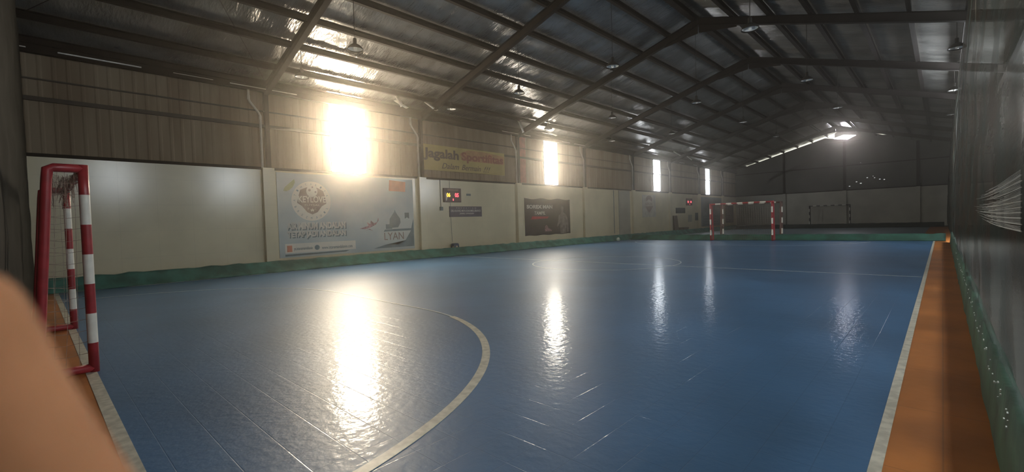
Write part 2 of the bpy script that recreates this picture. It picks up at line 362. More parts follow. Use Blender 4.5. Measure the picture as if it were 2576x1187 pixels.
# vent in the far gable
vz = [(-7.72, 7.66), (-5.25, 7.60), (-4.95, 7.78), (-5.45, 8.04), (-6.4, 8.20), (-7.05, 8.02)]
def slab(name, pts, y0, y1, m, par):
    q = B(); a = [q.verts.new((x, y0, z)) for x, z in pts]; c = [q.verts.new((x, y1, z)) for x, z in pts]; n = len(pts)
    for j in range(n): q.faces.new((a[j], a[(j+1) % n], c[(j+1) % n], c[j]))
    q.faces.new(a[::-1]); q.faces.new(c); return link(name, q, m, par)
slab('infill_panel', [(-4.9, 7.79), (-5.45, 8.05), (-5.45, roof(-5.45)+.03), (-4.9, roof(-4.9)+.03)], YN, YN+.1, M_['clad_far'], wf)
slab('infill_panel', [(-5.45, 8.05), (-6.4, 8.21), (-6.4, ZR+.05), (-5.45, roof(-5.45)+.03)], YN, YN+.1, M_['clad_far'], wf)
slab('infill_panel', [(-6.4, 8.21), (-7.05, 8.03), (-7.05, roof(-7.05)-.10), (-6.4, ZR+.02)], YN, YN+.1, M_['clad_far'], wf)
bm = B(); a = [bm.verts.new((x, YN+.05, z)) for x, z in vz]; c = [bm.verts.new((x, YN+.07, z)) for x, z in vz]
for j in range(6): bm.faces.new((a[j], a[(j+1) % 6], c[(j+1) % 6], c[j]))
bm.faces.new(a[::-1]); bm.faces.new(c)
bm2 = boxes((-7.78, YN-.02, 7.53, -5.2, YN+.08, 7.58))
f = st(link('window_10', bm2, M_['steel'])); link('pane', bm, emit('daylit_vent', (1, .95, 1), 36), f)
# ------------------------------------------------------------------ roof foil (two slopes) with crinkles between the purlins
from mathutils import noise
PX = [8.95, 8.05, 6.9, 5.75, 4.6, 3.45, 2.3, 1.15, .12]     # distances of the purlins from the ridge
def slope(sgn):
    b = B(); nx, ny = 90, 380; L_ = 9.35; rows = []
    for i in range(nx+1):
        d = L_*i/nx; row = []
        for j in range(ny+1):
            y = YS-.2+(YN-YS+.4)*j/ny
            near = min(abs(d-p) for p in PX); k = min(1, near/.3)
            sag = -.035*k*(.6+.8*noise.noise(Vector((d*.8, y*.45, 3*sgn))))
            rib = .012*k*math.sin(y*2*math.pi/.42+2*noise.noise(Vector((d*.5, y*.3, 7))))
            cr = .030*k*noise.noise(Vector((d*1.1, y*3.1, 11*sgn)))+.012*k*noise.noise(Vector((d*3.3, y*6.1, 5)))
            row.append(b.verts.new((XC+sgn*d, y, ZR-.30*d+sag+rib+cr)))
        rows.append(row)
    for i in range(nx):
        for j in range(ny): b.faces.new((rows[i][j], rows[i][j+1], rows[i+1][j+1], rows[i+1][j]))
    return b
ce = st(link('ceiling', slope(-1), M_['foil'], smooth='raw')); link('ceiling_slope', slope(1), M_['foil'], ce, smooth='raw')
bm = B()
for s in (-1, 1): sweep(bm, [(0, 0), (YN-YS+.6, 0), (YN-YS+.6, .05), (0, .05)], (XC, YS-.3, ZR+.13), (XC+s*9.6, YS-.3, ZR+.13-.30*9.6), (0, 1, 0))
link('roof_sheet', bm, M_['clad_far'], ce)
# purlins
n = 0
for s in (-1, 1):
    for i, d in enumerate(PX):
        if s > 0 and i == len(PX)-1: continue
        bm = B(); x = XC+s*d; z = ZR-.30*d-.13 if d > .2 else ZR-.2
        wq = .11 if d > .2 else .2
        sweep(bm, [(-wq/2, -.10), (wq/2, -.10), (wq/2, -.085), (-wq/2+.012, -.085), (-wq/2+.012, .06), (wq/2, .06), (wq/2, .075), (-wq/2, .075)], (x, YS, z), (x, YN, z), (1, 0, 0))
        o = link('roof_purlin', bm, M_['steel'])
        side = 'left' if s < 0 else 'right'
        lab = 'dark steel ridge purlin along the top of the roof' if d < .2 else 'steel purlin on the %s slope, %s up from the eave' % (side, ['lowest', 'second', 'third', 'fourth', 'fifth', 'sixth', 'seventh', 'eighth and highest'][i])
        tag(o, lab, 'roof beam', 'long purlins under the roof foil')
# portal frames
ords = ['frame at the near end wall', 'nearest frame crossing the roof left of the big banner', 'second frame, between the big banner and the yellow banner', 'third frame, right after the yellow banner', 'fourth frame, right of the black banner', 'fifth frame from the near end', 'sixth frame from the near end', 'seventh frame from the near end', 'last frame before the far gable']
for k, y in enumerate(COLY):
    t = empty('steel_frame', 'dark steel portal frame, '+ords[k], 'steel frame', (XC, y, 0), 0, 'portal frames carrying the roof')
    for s in (-1, 1):
        bm = B(); x0 = s*(9.1-.075)
        sweep(bm, ibeam(.12, .14), (x0-s*.0, 0, ZT if s < 0 else 0), (x0, 0, 5.75), (0, 1, 0)); link('column', bm, M_['steel'], t)
        bm = B(); sweep(bm, ibeam(.15, .26), (s*8.98, 0, ZR-.30*8.98-.36), (0, 0, ZR-.36), (0, 1, 0))
        link('rafter', bm, M_['steel'], t)
        bm = B(); pr = [(s*.02, -.2), (s*1.3, -.30*1.3-.32), (s*1.3, -.30*1.3-.50), (s*.02, -.72)]
        a = [bm.verts.new((x, -.01, ZR-.05+z)) for x, z in pr]; c = [bm.verts.new((x, .01, ZR-.05+z)) for x, z in pr]
        for j in range(4): bm.faces.new((a[j], a[(j+1) % 4], c[(j+1) % 4], c[j]))
        bm.faces.new(a[::-1]); bm.faces.new(c); link('haunch', bm, M_['steel'], t)
# eave gutter beams
for i, (x, nm) in enumerate(((XL+.09, 'left'), (XR-.09, 'right'))):
    o = st(link('trim_%d' % (i+1), boxes((x-.07, YS, 5.62, x+.07, YN, 5.84)), M_['steel']))
    if i == 0:
        bm = B(); y = YS
        random.seed(3)
        while y < YN-1:
            l = random.uniform(.5, 2.2)
            if random.random() < .55: box(bm, x+.072, y, 5.70+random.uniform(-.01, .01), x+.09, y+l, 5.72)
            y += l+random.uniform(.1, .8)
        link('gutter_lip', bm, M_['foil_bright'], o)
# braces: thin rods on the left slope
bm = B()
for y in (COLY[0], COLY[6]):
    for a, c in (((XL+.3, y), (XC, y+5.83)), ((XC, y), (XL+.3, y+5.83))):
        tube(bm, [(a[0], a[1], roof(a[0])-.28), (c[0], c[1], roof(c[0])-.28)], .008, 6)
st(link('trim_3', bm, M_['steel']))
# loose foil flaps by the first window
for i, (y, z, x, l, h) in enumerate(((9.6, 6.02, -14.7, .15, .4), (11.0, 6.0, -14.6, .5, .3), (9.9, 5.95, -15.0, .5, .25), (16.2, 6.05, -14.6, .2, .6), (19.0, 5.93, -15.0, .9, .2), (36.0, 6.0, -14.6, .9, .3), (33.3, 6.05, -14.4, 1.0, .25))):
    bm = B(); rows = []
    for a in range(9):
        u = a/8; row = []
        for c in range(3):
            v = c/2-.5
            row.append(bm.verts.new((.18*math.sin(u*2.6)+.03*v, -l/2+l*u+.10*v, -h*math.sin(u*math.pi*.6)+.05*v)))
        rows.append(row)
    for a in range(8):
        for c in range(2): bm.faces.new((rows[a][c], rows[a+1][c], rows[a+1][c+1], rows[a][c+1]))
    o = link('foil_flap', bm, M_['foil_bright'], smooth=True, loc=(x, y, z+.12))
    o.modifiers.new('s', 'SOLIDIFY').thickness = .003
    where = ['beside the nearest window, upright curl', 'above the pipe left of the yellow banner', 'just right of the nearest window', 'left of the second window', 'over the second window', 'far along the eave past the third window', 'over the third window'][i]
    tag(o, 'torn roof foil strip, '+where, 'foil', 'torn foil strips along the eave')
# ------------------------------------------------------------------ downpipes
def downpipe(y, where):
    t = empty('downpipe', 'white rainwater pipe with a bend, '+where, 'pipe', (XL+.12, y, ZT), 0, 'white downpipes on the left wall')
    b = B(); tube(b, [(0, -.30, 2.45), (0, -.30, 2.1), (.02, -.27, 2.0), (.02, -.05, 1.72), (.02, 0, 1.62), (.02, 0, .02)], .036, 10)
    link('pipe', b, M_['pipe'], t, smooth=True)
    b = B(); tube(b, [(.02, 0, 1.5), (.02, 0, 1.62)], .044, 10); link('collar', b, M_['pipe'], t)
    b = B(); tube(b, [(0, -.30, 2.08), (0, -.30, 2.2)], .044, 10); link('collar', b, M_['pipe'], t)
    return t
wh = ['left of the big pale banner', 'left of the yellow banner', 'right of the yellow banner', 'right of the black banner', 'between the blank wall panels, past the black banner', 'right of the third window', 'near the far scoreboard', 'closest to the far wall']
for y, s in zip(COLY[1:], wh): downpipe(y-.20, s)
# ------------------------------------------------------------------ hanging lamps
def lamp(label):
    t = empty('hanging_lamp', label, 'lamp', (0, 0, 0), 0, 'dish lamps hanging under the roof')
    b = B(); lathe(b, [(.192, -.012), (.186, -.002), (.155, .035), (.10, .075), (.05, .095), (.0, .10)], 24); link('reflector', b, M_['lampshade'], t, smooth=True)
    b = B(); lathe(b, [(.05, .135), (.08, .12), (.125, .09), (.17, .045), (.20, -.006), (.20, -.014), (.192, -.012), (.155, .038), (.10, .08), (.0, .105)], 24); link('shade', b, M_['lampbody'], t, smooth=True)
    b = B(); lathe(b, [(.0, .27), (.035, .27), (.045, .25), (.045, .15), (.055, .13), (0, .12)], 16); link('housing', b, M_['lampbody'], t, smooth=True)
    b = B(); lathe(b, [(.0, -.03), (.03, -.02), (.045, .03), (.03, .10), (.015, .18)], 12); link('bulb', b, M_['bulb'], t, smooth=True)
    return t
LP = [(-10.55, 5.71, 'nearest one, in front of the first roof frame'), (-10.5, 11.66, 'in front of the foil left of the second window'), (-10.42, 17.57, 'second row from the wall, third along'), (-10.35, 23.4, 'second row from the wall, fourth along'),
      (-6.9, 11.73, 'ridge row, nearest, high over the middle of the near court'), (-6.9, 17.9, 'ridge row, second along'), (-6.85, 23.4, 'ridge row, third along'),
      (-3.3, 11.9, 'largest bright shade right of the ridge'), (-3.25, 17.87, 'right of the ridge, second along'), (-3.2, 23.6, 'right of the ridge, third along, above the bright vent'),
      (-13.65, 11.26, 'row by the left wall, above the yellow banner'), (-13.6, 17.09, 'row by the left wall, glowing over the second window'), (-13.5, 22.7, 'row by the left wall, right of the second window'),
      (.3, 17.65, 'by the right net, highest'), (.33, 23.8, 'by the right net, middle'), (.31, 29.8, 'by the right net, lowest and farthest'), (-6.85, 29.3, 'ridge row, farthest and smallest'), (-13.5, 5.6, 'by the left wall above the near window')]
base = None
for x, y, s in LP:
    lab = 'dish lamp, '+s
    if base is None: base = lamp(lab); base.location = (x, y, 5.72); t = base
    else: t = copy_tree(base, (x, y, 5.72), random.uniform(0, 6), lab, 'dish lamps hanging under the roof')
    for c in list(t.children):
        if c.name.startswith('rod'): bpy.data.objects.remove(c)
for t in [o for o in COL.objects if o.name.startswith('hanging_lamp')]:
    b = B(); x = t.location.x; tube(b, [(0, 0, .26), (0, 0, roof(x)-5.72-.02)], .009, 6); link('rod', b, M_['lampbody'], t)
# ------------------------------------------------------------------ goals
def bands(b, p0, p1, r, cols, n=16):
    p0 = Vector(p0); p1 = Vector(p1); k = len(cols)
    pts = []; mids = []
    for i in range(k):
        pts.append(p0.lerp(p1, i/k)); mids.append(cols[i])
    pts.append(p1); tube(b, pts, r, n, mids=mids); return b
def goal(label, group, mr, mw, seed=1):
    """local: goal line along x, width 3 (0..3), front faces +y, frame depth behind"""
    t = empty('futsal_goal', label, 'goal', (0, 0, 0), 0, group); r = .04
    for x in (0, 3):
        b = B(); bands(b, (x, 0, .0), (x, 0, 2.0), r, [0, 1, 0, 1, 0, 1, 0]); link('post', b, [mr, mw], t, smooth=True)
        b = B(); tube(b, [(x, 0, .04), (x, -.28, .04), (x, -.365, .045), (x, -.38, .12), (x, -.345, .5), (x, -.25, 1.86), (x, -.24, 1.945), (x, -.20, 1.965), (x, 0, 1.965)], .04, 14); link('side_frame', b, mr, t, smooth=True)
    b = B(); bands(b, (0, 0, 1.96), (3, 0, 1.96), r, [0, 1]*5+[0]); link('crossbar', b, [mr, mw], t, smooth=True)
    return t
def goal_net(t, seed=1):
    random.seed(seed); b = B(); rr = .0022
    def yd(z): return -.38+.14*(z/1.95)
    def line(pts): tube(b, pts, rr, 3, caps=False)
    for x in (0.03, 2.97):                                  # side nets
        for i in range(5):
            u = i/4; line([(x, yd(z)*u-.0+random.uniform(-.01, .01), z) for z in (0.05, .5, 1.0, 1.5, 1.93)])
        for z in [.08+.11*i for i in range(17)]: line([(x, 0, z), (x, yd(z)*.5, z-.02), (x, yd(z), z)])
    for i in range(28):                                      # back net
        x = .06+i*.107; line([(x+random.uniform(-.01, .01), yd(z)-.02*math.sin(i), z) for z in (.03, .6, 1.2, 1.6, 1.92)])
    for z in [.08+.11*i for i in range(17)]: line([(.03+j*.49, yd(z)-.015*math.sin(j*2+z*3), z-.015*math.sin(j*3)) for j in range(7)])
    for i in range(28): x = .06+i*.107; line([(x, 0, 1.93), (x, -.14, 1.88), (x, yd(1.92), 1.92)])
    # bunched cords hanging under the top bar at the near side
    for i in range(26):
        x = 2.9-random.random()*.75; y = -random.uniform(.06, .24)
        line([(x, y, 1.92), (x+random.uniform(-.05, .05), y+random.uniform(-.04, .04), 1.86-random.random()*.1), (x+random.uniform(-.12, .12), y+random.uniform(-.05, .05), 1.78-random.random()*.18), (x+random.uniform(-.1, .1), y+.02, 1.90)])
    tag(link('goal_net', b, M_['cord'], t), kind='stuff')
g0 = goal('red and white striped goal standing at the left edge, nearest the camera', 'red and white striped goals', M_['red'], M_['white'])
goal_net(g0); g0.location = (-9.0, .37, 0)
g1 = copy_tree(g0, (-6.18, 25.45, 0), math.pi, 'red and white striped goal in front of the green hem across the court', 'red and white striped goals')
bp_ = goal('brown goal with white patches facing away, just behind the green hem', 'red and white striped goals', M_['brown'], M_['white'])
bp_.location = (-9.2, 27.45, 0)
bk = goal('small dark striped goal in front of the far wall', 'far goals', M_['black'], M_['white']); bk.location = (-5.9, 49.3, 0); bk.rotation_euler = (0, 0, math.pi)
# ------------------------------------------------------------------ net hems and nets
def drape(name, pts, h, sp, m, label, cat, grp, seed=1, n=None):
    """a bunched cloth hem: crumpled ridge following pts on the floor"""
    random.seed(seed); P = [Vector(p) for p in pts]; tot = sum((b-a).length for a, b in zip(P, P[1:])); n = n or max(20, int(tot/.14))
    b = B(); rows = []
    for i in range(n+1):
        s = tot*i/n; k = 0
        while k < len(P)-2 and s > (P[k+1]-P[k]).length: s -= (P[k+1]-P[k]).length; k += 1
        q = P[k].lerp(P[k+1], min(1, s/(P[k+1]-P[k]).length)); t = (P[k+1]-P[k]).normalized(); sd = Vector((t.y, -t.x, 0))
        w0 = noise.noise(Vector((i*.17, seed, 0))); w1 = noise.noise(Vector((i*.4, seed, 5)))
        row = []
        prof = [(-.02, h), (.02, h), (.05, h*.8), (.07+sp*.2, h*.55), (.05+sp*.45, h*.32), (.08+sp*.8, h*.12), (sp+.05, .004), (-.05, .004)]
        for a, z in prof:
            j = noise.noise(Vector((i*.55, a*9, z*9+seed)))*.05
            row.append(b.verts.new(q+sd*(a*(1+.3*w0)+j*(1 if z > .01 else .5)*min(1, sp*4))+Vector((0, 0, max(.004, z*(1+.10*w1)+j*.3)))))
        rows.append(row)
    m_ = len(rows[0])
    for i in range(n):
        for j in range(m_): b.faces.new((rows[i][j], rows[i+1][j], rows[i+1][(j+1) % m_], rows[i][(j+1) % m_]))
    b.faces.new(rows[0]); b.faces.new(rows[-1][::-1])
    return tag(link(name, b, m, smooth=True), label, cat, grp)
drape('net_hem', [(-15.22, .15, 0), (-15.22, 10.5, 0), (-14.97, 12, 0), (-14.85, 20, 0), (-14.7, 25, 0), (-14.7, 37, 0), (-15.05, 49.8, 0)], .34, .24, M_['green_hem'], 'long green net hem bunched on the floor along the left tiled wall', 'net', 'bunched net hems', 2)
drape('net_hem', [(-14.25, 26.15, 0), (.1, 26.1, 0)], .30, .22, mat('mid_green_hem', (.028, .115, .08), rough=.7, var=.3, vscale=2.2, bump=.5, bscale=7), 'green net hem lying across the hall behind the striped goal', 'net', 'bunched net hems', 5)
drape('net_hem', [(-14.5, 46.9, 0), (.1, 46.9, 0)], .36, .15, M_['green_dark'], 'dark hem lying across the floor before the far wall', 'net', 'bunched net hems', 8)
def netwall(name, a, c, top, label, mt, sag=.0, n=None, z0=.3):
    a = Vector(a); c = Vector(c); L_ = (c-a).length; n = n or int(L_/.22); t = (c-a).normalized(); sd = Vector((t.y, -t.x, 0))
    b = B(); rows = []
    for i in range(n+1):
        q = a.lerp(c, i/n); row = []
        for j in range(31):
            tp = top if top else min(roof(q.x)-.55, 8.0); z = z0+(tp-z0)*j/30
            d = .030*noise.noise(Vector((i*.16, z*1.6, 3)))+.010*noise.noise(Vector((i*.5, z*6, 9)))+sag*(z/6)**2
            row.append(b.verts.new(q+sd*d+Vector((0, 0, z))))
        rows.append(row)
    for i in range(n):
        for j in range(30): b.faces.new((rows[i][j], rows[i+1][j], rows[i+1][j+1], rows[i][j+1]))
    return tag(link(name, b, mt, smooth=True), label, 'net', 'hanging shade nets')
rn = netwall('barrier_net', (.25, .5, 0), (.25, 46.0, 0), 6.10, 'dark green shade net hanging along the right side of the court', M_['net'], sag=.18, z0=.25)
M_['net_left'] = mat('black_green_net', (.020, .019, .016), rough=.9, var=.25, vscale=1.1, vstretch=(1, 1, 2.5), alpha=(.93, .99), spec=.1)
ln = netwall('barrier_net', (-1.2, -.20, 0), (-15.25, .01, 0), 0, 'dark shade net at the left picture edge behind the near goal', M_['net_left'], n=70, z0=.02)
h_ = drape('hem', [(.255, .5, 0), (.255, 24.8, 0)], .40, .02, mat('deep_green_hem', (.035, .10, .065), rough=.75, var=.3, vscale=2.4, bump=.6, bscale=7), None, None, None, 12, n=230)  # hem of the right net, in a darker green
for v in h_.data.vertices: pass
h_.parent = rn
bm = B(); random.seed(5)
for i in range(10):                                          # pale threads added to stand for a lit patch of the right net
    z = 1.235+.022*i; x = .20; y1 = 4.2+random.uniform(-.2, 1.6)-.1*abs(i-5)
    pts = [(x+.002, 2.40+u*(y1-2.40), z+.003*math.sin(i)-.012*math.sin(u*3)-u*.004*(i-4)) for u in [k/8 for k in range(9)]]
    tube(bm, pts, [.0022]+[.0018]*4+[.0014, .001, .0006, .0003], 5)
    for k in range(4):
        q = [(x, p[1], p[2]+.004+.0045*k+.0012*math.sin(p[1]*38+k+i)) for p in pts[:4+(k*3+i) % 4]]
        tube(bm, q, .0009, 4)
tag(link('light_patch_thread', bm, mat('light_patch_pale', (.55, .56, .52), rough=.4), rn), 'pale threads standing for a lit patch of the net')
bm = B()
for i in range(60):
    y = 2.8+(i/60)**1.5*11+random.uniform(-.1, .1); z = .40+random.uniform(-.05, .05)
    box(bm, .198, y, z, .203, y+random.uniform(.006, .03), z+random.uniform(.002, .012))
tag(link('torn_edge', bm, mat('torn_white_fibre', (.6, .65, .6), rough=.6), rn), 'white torn fibres', kind='stuff')
# ------------------------------------------------------------------ banners, signs and scoreboards on the left wall
X0 = XL+.005
def panel(name, label, cat, y0, y1, z0, z1, m, th=.02, x=X0, wav=0):
    o = bpy.data.objects.new(name, None); COL.objects.link(o); o.location = (x, (y0+y1)/2, z0); tag(o, label, cat)
    b = B(); n = 24; rows = []
    for i in range(n+1):
        y = y0+(y1-y0)*i/n; e = wav*math.sin(i*.9)*.5; e2 = wav*math.sin(i*.7+2)
        rows.append([b.verts.new((0, y-o.location.y, e)), b.verts.new((0, y-o.location.y, z1-z0+e2)), b.verts.new((th, y-o.location.y, z1-z0+e2)), b.verts.new((th, y-o.location.y, e))])
    for i in range(n):
        for j in range(4): b.faces.new((rows[i][j], rows[i+1][j], rows[i+1][(j+1) % 4], rows[i][(j+1) % 4]))
    b.faces.new(rows[0]); b.faces.new(rows[-1][::-1])
    link('sheet', b, m, o)
    return o
# big pale water banner
wbn = panel('wall_banner', 'big pale blue banner with a round shield logo and bold slogan, below the nearest window', 'banner', 5.47, 10.62, .40, 3.16, M_['waterban'], wav=.01)
def P(name, pts, m, par, lv=1, x=X0+.02): return plate(name, pts, x+.003*(lv-1), .003, m, par)
P('logo_disc', circ(6.56, 2.25, .66), M_['logowhite'], wbn)
sh = [(6.14, 2.43), (6.20, 2.62), (6.38, 2.70), (6.57, 2.74), (6.78, 2.70), (6.96, 2.60), (7.02, 2.43), (7.0, 2.22), (7.06, 2.17), (6.9, 2.08), (6.75, 1.88), (6.57, 1.80), (6.40, 1.88), (6.24, 2.08), (6.08, 2.19), (6.15, 2.24)]
P('logo_shield', sh, M_['logobrown'], wbn, 2)
P('logo_ball', circ(6.58, 2.58, .19, 24), M_['logowhite'], wbn, 3)
bm = B()
for cy, cz, r in ((6.50, 2.62, .05), (6.70, 2.56, .035), (6.60, 2.72, .03)):
    pts = circ(cy, cz, r, 5)
    a = [bm.verts.new((X0+.029-wbn.location.x, y-wbn.location.y, z-wbn.location.z)) for y, z in pts]; c = [bm.verts.new((X0+.032-wbn.location.x, y-wbn.location.y, z-wbn.location.z)) for y, z in pts]
    for j in range(5): bm.faces.new((a[j], a[(j+1) % 5], c[(j+1) % 5], c[j]))
    bm.faces.new(a[::-1]); bm.faces.new(c)
link('ball_patch', bm, M_['logobrown'], wbn)
text('logo_lettering', 'KEYLOVE', 6.12, 7.04, 2.20, 2.42, X0+.03, M_['logowhite'], wbn, off=.02)
text('logo_lettering', 'FUTSAL', 6.32, 6.84, 2.09, 2.14, X0+.03, M_['logowhite'], wbn)
star = [(6.57+.07*(1 if i % 2 == 0 else .42)*math.sin(math.pi*i/5), 1.95+.07*(1 if i % 2 == 0 else .42)*math.cos(math.pi*i/5)) for i in range(10)]
P('logo_star', star, M_['logowhite'], wbn, 3)
for ch_, y_ in (('F', 6.44), ('C', 6.68)): text('logo_lettering', ch_, y_-.025, y_+.025, 1.95, 2.03, X0+.03, M_['logowhite'], wbn)
bm = B()
for word, a0, a1, s_ in (('BROZMJUIL', 200, 335, 1), ('ATIHTALITA', 178, 20, -1)):
    for i, ch in enumerate(word):
        a = math.radians(a0+(a1-a0)*i/(len(word)-1)); tb = text_bm(ch); fit_text(tb, -.024, .024, -.035, .035, 0, .003)
        bmesh.ops.transform(tb, matrix=Matrix.Rotation(a+s_*math.pi/2, 4, 'X'), verts=tb.verts[:])
        bmesh.ops.translate(tb, verts=tb.verts[:], vec=Vector((X0+.024, 6.56+.57*math.cos(a), 2.25+.57*math.sin(a)))-wbn.location)
        merge(bm, tb)
link('ring_lettering', bm, M_['slate'], wbn)
for dy, dz, m, x in ((.035, -.035, 'slate2', .0225), (0, 0, 'offwhite', .027)):
    text('slogan', 'AIR MINUM ANDALAN', 5.72+dy, 7.72+dy, 1.31+dz, 1.54+dz, X0+x, M_[m], wbn, off=.05)
    text('slogan', 'TETAP JADI ANDALAN', 5.72+dy, 7.72+dy, 1.00+dz, 1.25+dz, X0+x, M_[m], wbn, off=.05)
P('contact_bar', rect(5.64, 8.08, .54, .85), M_['logowhite'], wbn)
P('contact_icon', rect(5.70, 5.86, .58, .79), M_['orangeprint'], wbn, 2); P('globe_icon', circ(6.68, .68, .085, 20), M_['slate'], wbn, 2)
text('contact_lettering', 'pt.istanamandalanin', 5.92, 6.52, .60, .73, X0+.027, M_['slate2'], wbn)
text('contact_lettering', 'www.istanamandalanin.com', 6.84, 7.95, .61, .72, X0+.027, M_['slate2'], wbn)
P('ground_stroke', [(5.64, .44), (7.7, .47), (7.85, .52), (5.64, .50)], M_['slate2'], wbn, 2)
lf = [(5.66, 2.58), (5.72, 2.70), (5.85, 2.82), (6.02, 2.97), (6.04, 2.86), (5.96, 2.70), (5.85, 2.60), (5.75, 2.56)]
P('leaf_print', lf, M_['leafm'], wbn)
P('red_patch', [(9.53, 2.68), (10.26, 2.66), (10.29, 3.05), (9.56, 3.10)], M_['orangeprint'], wbn)
dr = [(9.50, 1.32), (9.62, 1.26), (9.88, 1.27), (10.0, 1.45), (9.98, 1.62), (9.88, 1.74), (9.80, 1.86), (9.76, 1.97), (9.72, 1.86), (9.62, 1.74), (9.52, 1.60)]
P('drop_print', dr, M_['slate'], wbn); P('pedestal_print', [(9.30, 1.20), (10.5, 1.22), (10.5, 1.14), (9.24, 1.12)], M_['slate'], wbn); P('pedestal_print', rect(9.34, 9.62, 1.22, 1.40), M_['slate'], wbn)
sw = [(8.25, 1.26), (8.50, 1.24), (8.70, 1.30), (8.92, 1.40), (9.05, 1.56), (9.03, 1.66), (8.98, 1.50), (8.80, 1.43), (8.72, 1.56), (8.70, 1.42), (8.55, 1.50), (8.62, 1.36), (8.45, 1.32)]
P('splash_print', sw, M_['pinkprint'], wbn)
P('splash_print', [(8.45, 1.18), (8.62, 1.22), (8.80, 1.17), (8.66, 1.25), (8.58, 1.22)], M_['pinkprint'], wbn)
text('brand_lettering', 'LYAN', 9.26, 10.12, .80, 1.08, X0+.0225, M_['logobrown'], wbn)
P('badge_print', [(10.20, 1.84), (10.40, 1.84), (10.40, 1.60), (10.30, 1.66), (10.20, 1.60)], M_['slate2'], wbn)
P('hill_print', [(9.9, .60), (10.2, .75), (10.45, 1.10), (10.60, 1.6), (10.60, .50), (8.8, .50), (9.3, .62)], M_['slate'], wbn, 1)
# yellow banner
yb = panel('wall_banner', 'yellow banner reading about fair play, hung high on the rusty cladding', 'banner', 11.1, 15.92, 3.60, 4.66, M_['yellow'], th=.02, x=XL+.055)
XY = XL+.055+.02
plate('orange_flare', [(13.3, 4.12), (15.88, 4.10), (15.88, 4.50), (14.6, 4.60), (13.6, 4.60), (13.1, 4.4)], XY, .003, M_['yorange'], yb)
text('headline', 'Jagalah', 11.18, 13.05, 4.00, 4.52, XY+.003, M_['ytext'], yb, off=.035)
text('headline', 'Sportifitas', 13.2, 15.82, 4.02, 4.50, XY+.005, M_['rtext'], yb, off=.035)
text('subtitle', 'Dalam', 12.1, 13.05, 3.70, 3.94, XY+.003, M_['ytext'], yb, shear=.35, off=.008)
text('subtitle', 'Bermain', 13.2, 14.35, 3.70, 3.94, XY+.003, M_['ytext'], yb, shear=.35, off=.008)
text('subtitle', '!!!', 14.5, 14.95, 3.68, 3.94, XY+.003, M_['ytext'], yb, shear=.45)
# black banner
kb = panel('wall_banner', 'black banner with white bold lettering and a printed man, below the second window', 'banner', 17.35, 21.22, .60, 2.52, M_['blackban'], wav=.03)
text('headline', 'SOREX MAN', 17.5, 19.62, 2.0, 2.20, X0+.022, M_['offwhite'], kb, off=.05)
text('subtitle', 'TAMPIL', 18.1, 19.0, 1.68, 1.86, X0+.022, M_['offwhite'], kb, shear=.2, off=.02)
P('red_stroke', [(17.80, 1.44), (19.15, 1.48), (19.3, 1.58), (17.92, 1.60)], M_['redprint'], kb)
man = [(20.30, .62), (20.26, 1.0), (20.30, 1.25), (20.16, 1.12), (20.02, .98), (19.98, 1.10), (20.12, 1.35), (20.16, 1.62), (20.34, 1.72), (20.42, 1.80), (20.36, 1.92), (20.36, 2.05), (20.44, 2.14), (20.56, 2.14), (20.62, 2.04), (20.60, 1.90), (20.58, 1.80), (20.80, 1.70), (20.94, 1.52), (21.02, 1.20), (21.04, .70), (20.90, .68), (20.88, 1.05), (20.80, 1.25), (20.78, .95), (20.84, .70), (20.76, .62)]
P('man_print', man, M_['greyman'], kb)
P('product_print', [(18.92, .78), (18.94, 1.02), (19.02, 1.12), (19.14, 1.10), (19.2, .96), (19.5, .86), (19.5, .78)], M_['pinkprint'], kb)
# dark sign
sg = panel('wall_sign', 'small dark violet notice board under the scoreboard, white lettering', 'sign', 12.47, 14.36, 1.64, 2.10, M_['sign'], th=.025)
text('lettering', 'PERHATIAN', 12.85, 14.0, 2.0, 2.05, X0+.026, M_['offwhite'], sg, spacing=2)
text('lettering', 'DILARANG MERUSAK/MELUBANGI', 12.55, 14.28, 1.86, 1.95, X0+.026, M_['offwhite'], sg, off=.01)
text('lettering', 'JARING LAPANGAN', 13.02, 13.86, 1.73, 1.82, X0+.026, M_['offwhite'], sg, off=.01)
# scoreboard
AMB = emit('amber_led', (1, .48, .06), 1.6); REDL = emit('red_led', (1, .09, .12), 1.6)
def scoreboard(label, y0, y1, z0, z1, lt, rt_, mid, la, lb):
    s = panel('scoreboard', label, 'scoreboard', y0, y1, z0, z1, M_['score'], th=.08); w_ = y1-y0; h = z1-z0; x = X0+.08
    plate('display_glass', rect(y0+.02, y1-.02, z0+.02, z1-.02), x, .004, M_['score'], s)
    text('digits', lt, y0+.14*w_, y0+.35*w_, z0+.36*h, z0+.66*h, x+.006, la, s, off=.03)
    text('digits', rt_, y0+.62*w_, y0+.85*w_, z0+.36*h, z0+.66*h, x+.006, lb, s, off=.03)
    text('digits', mid, y0+.49*w_, y0+.54*w_, z0+.10*h, z0+.25*h, x+.006, REDL, s)
    plate('title_strip', rect(y0+.2*w_, y1-.16*w_, z1-.2*h, z1-.05*h), x+.004, .003, M_['logobrown'], s)
    return s
sb = scoreboard('lit scoreboard showing 06 in amber and 05 in red, above the violet notice', 12.16, 13.10, 2.28, 2.88, '06', '05', '1', AMB, REDL)
plate('painted_glare', [(12.24, 2.34), (12.29, 2.34), (12.34, 2.50), (12.28, 2.62), (12.24, 2.70)], X0+.084, .003, M_['offwhite'], sb)  # glare on the display glass, drawn as a flat pale shape
scoreboard('small scoreboard glowing red, far along the left wall', 37.5, 38.65, 2.28, 2.86, '11', '0', '1', REDL, REDL)
pnl = panel('wall_plaque', 'tiny dark plate on the tiles right of the lit scoreboard', 'plaque', 13.48, 13.73, 2.58, 2.67, M_['slate2'], th=.01)
